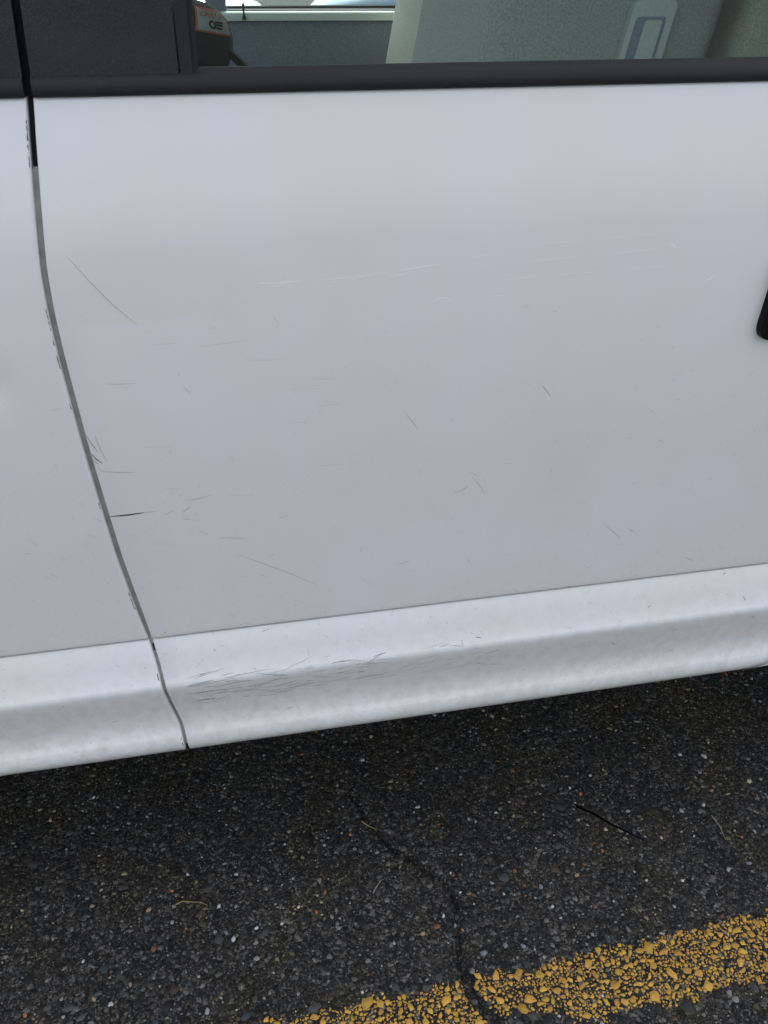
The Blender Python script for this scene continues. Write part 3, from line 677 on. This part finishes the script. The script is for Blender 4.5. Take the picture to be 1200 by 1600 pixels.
def patch(name, u0, u1, w0, w1, s, m, par, n=12):
    v = [pm(u0 + (u1 - u0) * j / n, w0 + (w1 - w0) * i / n, s) for i in range(n + 1) for j in range(n + 1)]
    return mesh(name, v, grid_faces(n + 1, n + 1), m, par, True)
pt = patch('patch', 0, 1, 0, 1, 1.012, ORANGE, capo); patch('patch_field', .05, .95, .06, .94, 1.018, PATCH, pt)
def lettering(name, body, u0, u1, w0, w1, s, m, par):
    cu = bpy.data.curves.new(name, 'FONT'); cu.body = body; cu.resolution_u = 2; cu.offset = .012
    o = bpy.data.objects.new(name, cu); col.objects.link(o); bpy.context.view_layer.update()
    me = bpy.data.meshes.new_from_object(o.evaluated_get(bpy.context.evaluated_depsgraph_get())); bpy.data.objects.remove(o)
    c = [v_.co.copy() for v_ in me.vertices]; x0, x1 = min(p.x for p in c), max(p.x for p in c); y0, y1 = min(p.y for p in c), max(p.y for p in c)
    for v_, p in zip(me.vertices, c):   # the words read backwards in the photograph
        v_.co = pm(u1 - (u1 - u0) * (p.x - x0) / (x1 - x0), w0 + (w1 - w0) * (p.y - y0) / (y1 - y0), s)
    me.materials.clear(); return link(name, me, m, par)
lettering('lettering', 'FLYERS', .10, .90, .55, .80, 1.026, ORANGE, pt)
patch('top_band', .10, .90, .86, .93, 1.024, ORANGE, pt)
v = []; n = 20
for k in range(n):
    a = 2 * math.pi * k / n
    for r_ in (.5, 1.0): v.append(pm(.40 + .10 * r_ * math.cos(a), .30 + .15 * r_ * math.sin(a), 1.026))
mesh('emblem', v, [(2 * k, 2 * k + 1, 2 * ((k + 1) % n) + 1, 2 * ((k + 1) % n)) for k in range(n)], LOGO, pt)
for w0, u1 in ((.38, .74), (.28, .70), (.17, .66)): patch('emblem_wing', .49, u1, w0, w0 + .075, 1.026, LOGO, pt, 4)

# ------------------------------------------------------------------ parked cars beyond the van
def car(name, loc, rz, colr, label, tall=1.0):
    root = empty(name, loc, (0, 0, rz)); root.scale = (1, 1, tall); tag(root, label, 'car')
    m = grainy(mat(name + '_paint', colr, .3, coat=1), 4, .03, 0)
    gl = mat(name + '_glass', (.05, .09, .13), .05, coat=1)
    # stations along the car, nose at x=0: (x, bottom, shoulder z, half width, crown)
    st = [(0, .45, .74, .62, .05), (.05, .34, .84, .74, .06), (.18, .28, .93, .84, .07), (.5, .26, 1.00, .90, .08), (1.0, .26, 1.04, .92, .08), (1.35, .26, 1.06, .93, .06), (2.2, .26, 1.06, .93, .03), (3.2, .26, 1.06, .93, .03), (4.1, .27, 1.07, .91, .03), (4.55, .30, 1.04, .87, .03), (4.68, .38, .95, .80, .02)]
    v = []
    for x, zb, zs, hw, cr in st:
        for (fy, fz) in ((-.92, 0), (-1, .12), (-1.0, .55), (-.985, .8), (-.93, .95), (-.80, 1.0), (-.4, 1.03), (0, 1.04), (.4, 1.03), (.80, 1.0), (.93, .95), (.985, .8), (1.0, .55), (1, .12), (.92, 0)):
            z = zb + (zs - zb) * min(fz, 1) + (fz - 1) * cr * 20 * .05 * (1 if fz > 1 else 0); z = z + (cr * (1 - fy * fy) if fz >= 1 else 0); v.append((x, fy * hw, z))
    f = grid_faces(len(st), 15) + [tuple(range(15)), tuple(range(len(v) - 15, len(v)))]
    mesh('body', v, f, m, root, True, 40)
    gs = [(1.15, 1.05, 1.08, .86), (1.95, 1.05, 1.58, .70), (2.3, 1.05, 1.66, .68), (3.4, 1.05, 1.66, .68), (4.0, 1.05, 1.58, .66), (4.5, 1.03, 1.09, .82)]
    v = []
    for x, zb, zt, hw in gs: v += [(x, -.87, zb), (x, -hw, zt), (x, 0, zt + .02), (x, hw, zt), (x, .87, zb)]
    mesh('cabin_glass', v, grid_faces(6, 5) + [tuple(range(5)), tuple(range(25, 30))], gl, root, False)
    v = []
    for x, zb, zt, hw in gs[1:5]: v += [(x, -hw - .01, zt - .03), (x, -hw + .02, zt + .015), (x, 0, zt + .045), (x, hw - .02, zt + .015), (x, hw + .01, zt - .03)]
    mesh('roof', v, grid_faces(4, 5), m, root, True)
    for x in (2.3, 3.3):
        for s in (-1, 1): pillar('window_post', (x, s * .875, 1.05), (x, s * .70, 1.66), .07, .02, m, root)
    for s in (-1, 1):
        rbox('headlight', (.06, s * .68 - .14, .72), (.34, s * .68 + .14, .86), .03, LAMP, root); rbox('tail_light', (4.58, s * .66 - .12, .82), (4.67, s * .66 + .12, .95), .02, RED, root)
        rbox('side_mirror', (1.50, s * 1.0 - .08, 1.06), (1.62, s * 1.0 + .08, 1.20), .03, m, root)
        for x in (.90, 3.75): wheel(root, x, s * .84, .33, .33, .2)
    rbox('bumper', (-.06, -.72, .40), (.10, .72, .58), .04, m, root)
    rbox('grille', (-.02, -.45, .60), (.06, .45, .73), .015, PLASTIC, root)
    return root
car('parked_car', (1.40, 6.4, 0), 0, (.24, .27, .29), 'silver car parked beyond the far window with its nose towards the dashboard', 1.0)
car('parked_car', (1.30, 9.6, 0), 0, (.16, .24, .32), 'blue grey car parked one row further beyond the silver car', 1.10)
car('parked_car', (.86, 8.0, 0), math.pi, (.50, .52, .52), 'white car parked tail first beyond the van dashboard', 1.10)

# ------------------------------------------------------------------ loose things on the ground
def pebble(x, y, r, colr, label, group):
    bm = bmesh.new(); bmesh.ops.create_icosphere(bm, subdivisions=1, radius=1)
    q = random.uniform(.6, .9); a = random.uniform(0, 6.3)
    for v_ in bm.verts:
        d = 1 + .22 * math.sin(5 * v_.co.x + a) * math.cos(4 * v_.co.y - a) + random.uniform(-.16, .16)
        c = v_.co * d * r; v_.co = Vector((c.x, c.y * q, c.z * .55))
    bmesh.ops.rotate(bm, verts=bm.verts, matrix=Matrix.Rotation(a, 3, 'Z'))
    o = bmobj('pebble', bm, PEBM[colr], None, False); o.location = (x, y, float(gz(np.array([x]), np.array([y]))[0]) + r * .30 + .0012)
    tag(o, label, 'pebble', group)
PEBM = {'white': grainy(mat('white_stone', (.55, .56, .56), .8), 300, .2), 'tan': grainy(mat('tan_stone', (.28, .21, .14), .85), 300, .25), 'orange': grainy(mat('orange_stone', (.36, .15, .06), .85), 300, .25), 'grey': grainy(mat('grey_stone', (.20, .21, .23), .85), 300, .25)}
PEB = {'white': [(-.0858, -.0266, 5.5), (-.0651, -.0918, 6.5), (-.0271, -.0788, 5), (.0147, -.079, 4), (.2775, -.1175, 4.5), (.295, -.1294, 4.5), (.5825, .0985, 4), (.6327, .1193, 4), (.4601, -.1361, 4), (.3101, -.0404, 4), (.3163, -.0801, 3.5), (-.3074, .2535, 4), (-.2998, -.0814, 4), (.7607, -.0517, 3), (.6967, -.1323, 3.5), (.123, -.2179, 3)],
       'tan': [(-.2009, -.0095, 6), (.4558, .0561, 5), (.8458, .0393, 5), (.5227, -.087, 6), (.236, -.1408, 5.5), (-.225, -.1357, 5), (-.2934, .0163, 5), (-.2785, -.1475, 6)],
       'orange': [(-.1624, .0198, 4.5), (.073, -.0693, 4.5), (.092, -.0338, 4.5), (.1531, .0745, 4), (.3023, -.1461, 4), (.597, .0798, 5), (.8437, -.0698, 4), (.586, -.0489, 4.5), (-.3771, -.1535, 5)],
       'grey': [(.4537, -.0976, 6), (.3619, -.1877, 6), (.3887, -.1942, 6), (-.0757, -.0783, 5), (.8275, -.1231, 6), (.3232, -.1922, 7)]}
for c, l in PEB.items():
    for x, y, r in l:
        nm = {'white': 'small white pebble', 'tan': 'small tan pebble', 'orange': 'small rusty orange pebble', 'grey': 'small blue grey pebble'}[c]
        d = float(crack_depth(np.array([x]), np.array([y]))[0])
        wh = 'lying beside the crack in the asphalt' if d < .035 else 'lying close to the yellow line' if y < -.115 and x > -.05 else 'lying in the shade at the foot of the van' if y > .03 else 'lying next to the thin black twig' if .50 < x < .72 else 'lying near the thin bent straw' if -.22 < x < -.02 and y > -.04 else 'lying on open dark asphalt'
        pebble(x, y, r / 1000 * .85, c, nm + ' ' + wh, c + ' pebbles ' + wh)
BLACK = mat('black_twig', (.0015, .0015, .0015), .95, spec=.05); STRAW = mat('dry_straw', (.36, .28, .15), .8); PALE = mat('pale_stalk', (.30, .26, .22), .8)
def stick(name, pts, r, m, label, cat):
    n = len(pts); o = tube(name, [(x, y, float(gz(np.array([x]), np.array([y]))[0]) + r * .8 + .0032) for x, y in pts], [r * (1 - .6 * i / (n - 1)) for i in range(n)], m); return tag(o, label, cat)
stick('twig', [(.5772, .0528), (.6002, .0316), (.6204, .0053), (.6458, -.0216), (.6663, -.0441)],   .0026, BLACK, 'thin black twig lying on the asphalt', 'twig')
stick('straw', [(-.156, -.01), (-.145, -.0060), (-.130, -.0105), (-.115, -.0140), (-.1036, -.023)], .0010, STRAW, 'thin bent dry straw lying beside white pebble', 'straw')
stick('stalk', [(.8139, -.0188), (.8167, -.037), (.8150, -.052), (.8122, -.0677)], .0010, PALE, 'short pale stalk lying beyond the end of the black twig', 'straw')
stick('straw', [(.1785, .0984), (.190, .086), (.2023, .079)], .0010, STRAW, 'short tan straw lying at the fading end of the crack', 'straw')
stick('stalk', [(.1714, -.0523), (.1817, -.0392), (.1901, -.0306)], .0013, PALE, 'short grey stalk lying left of the crack', 'straw')
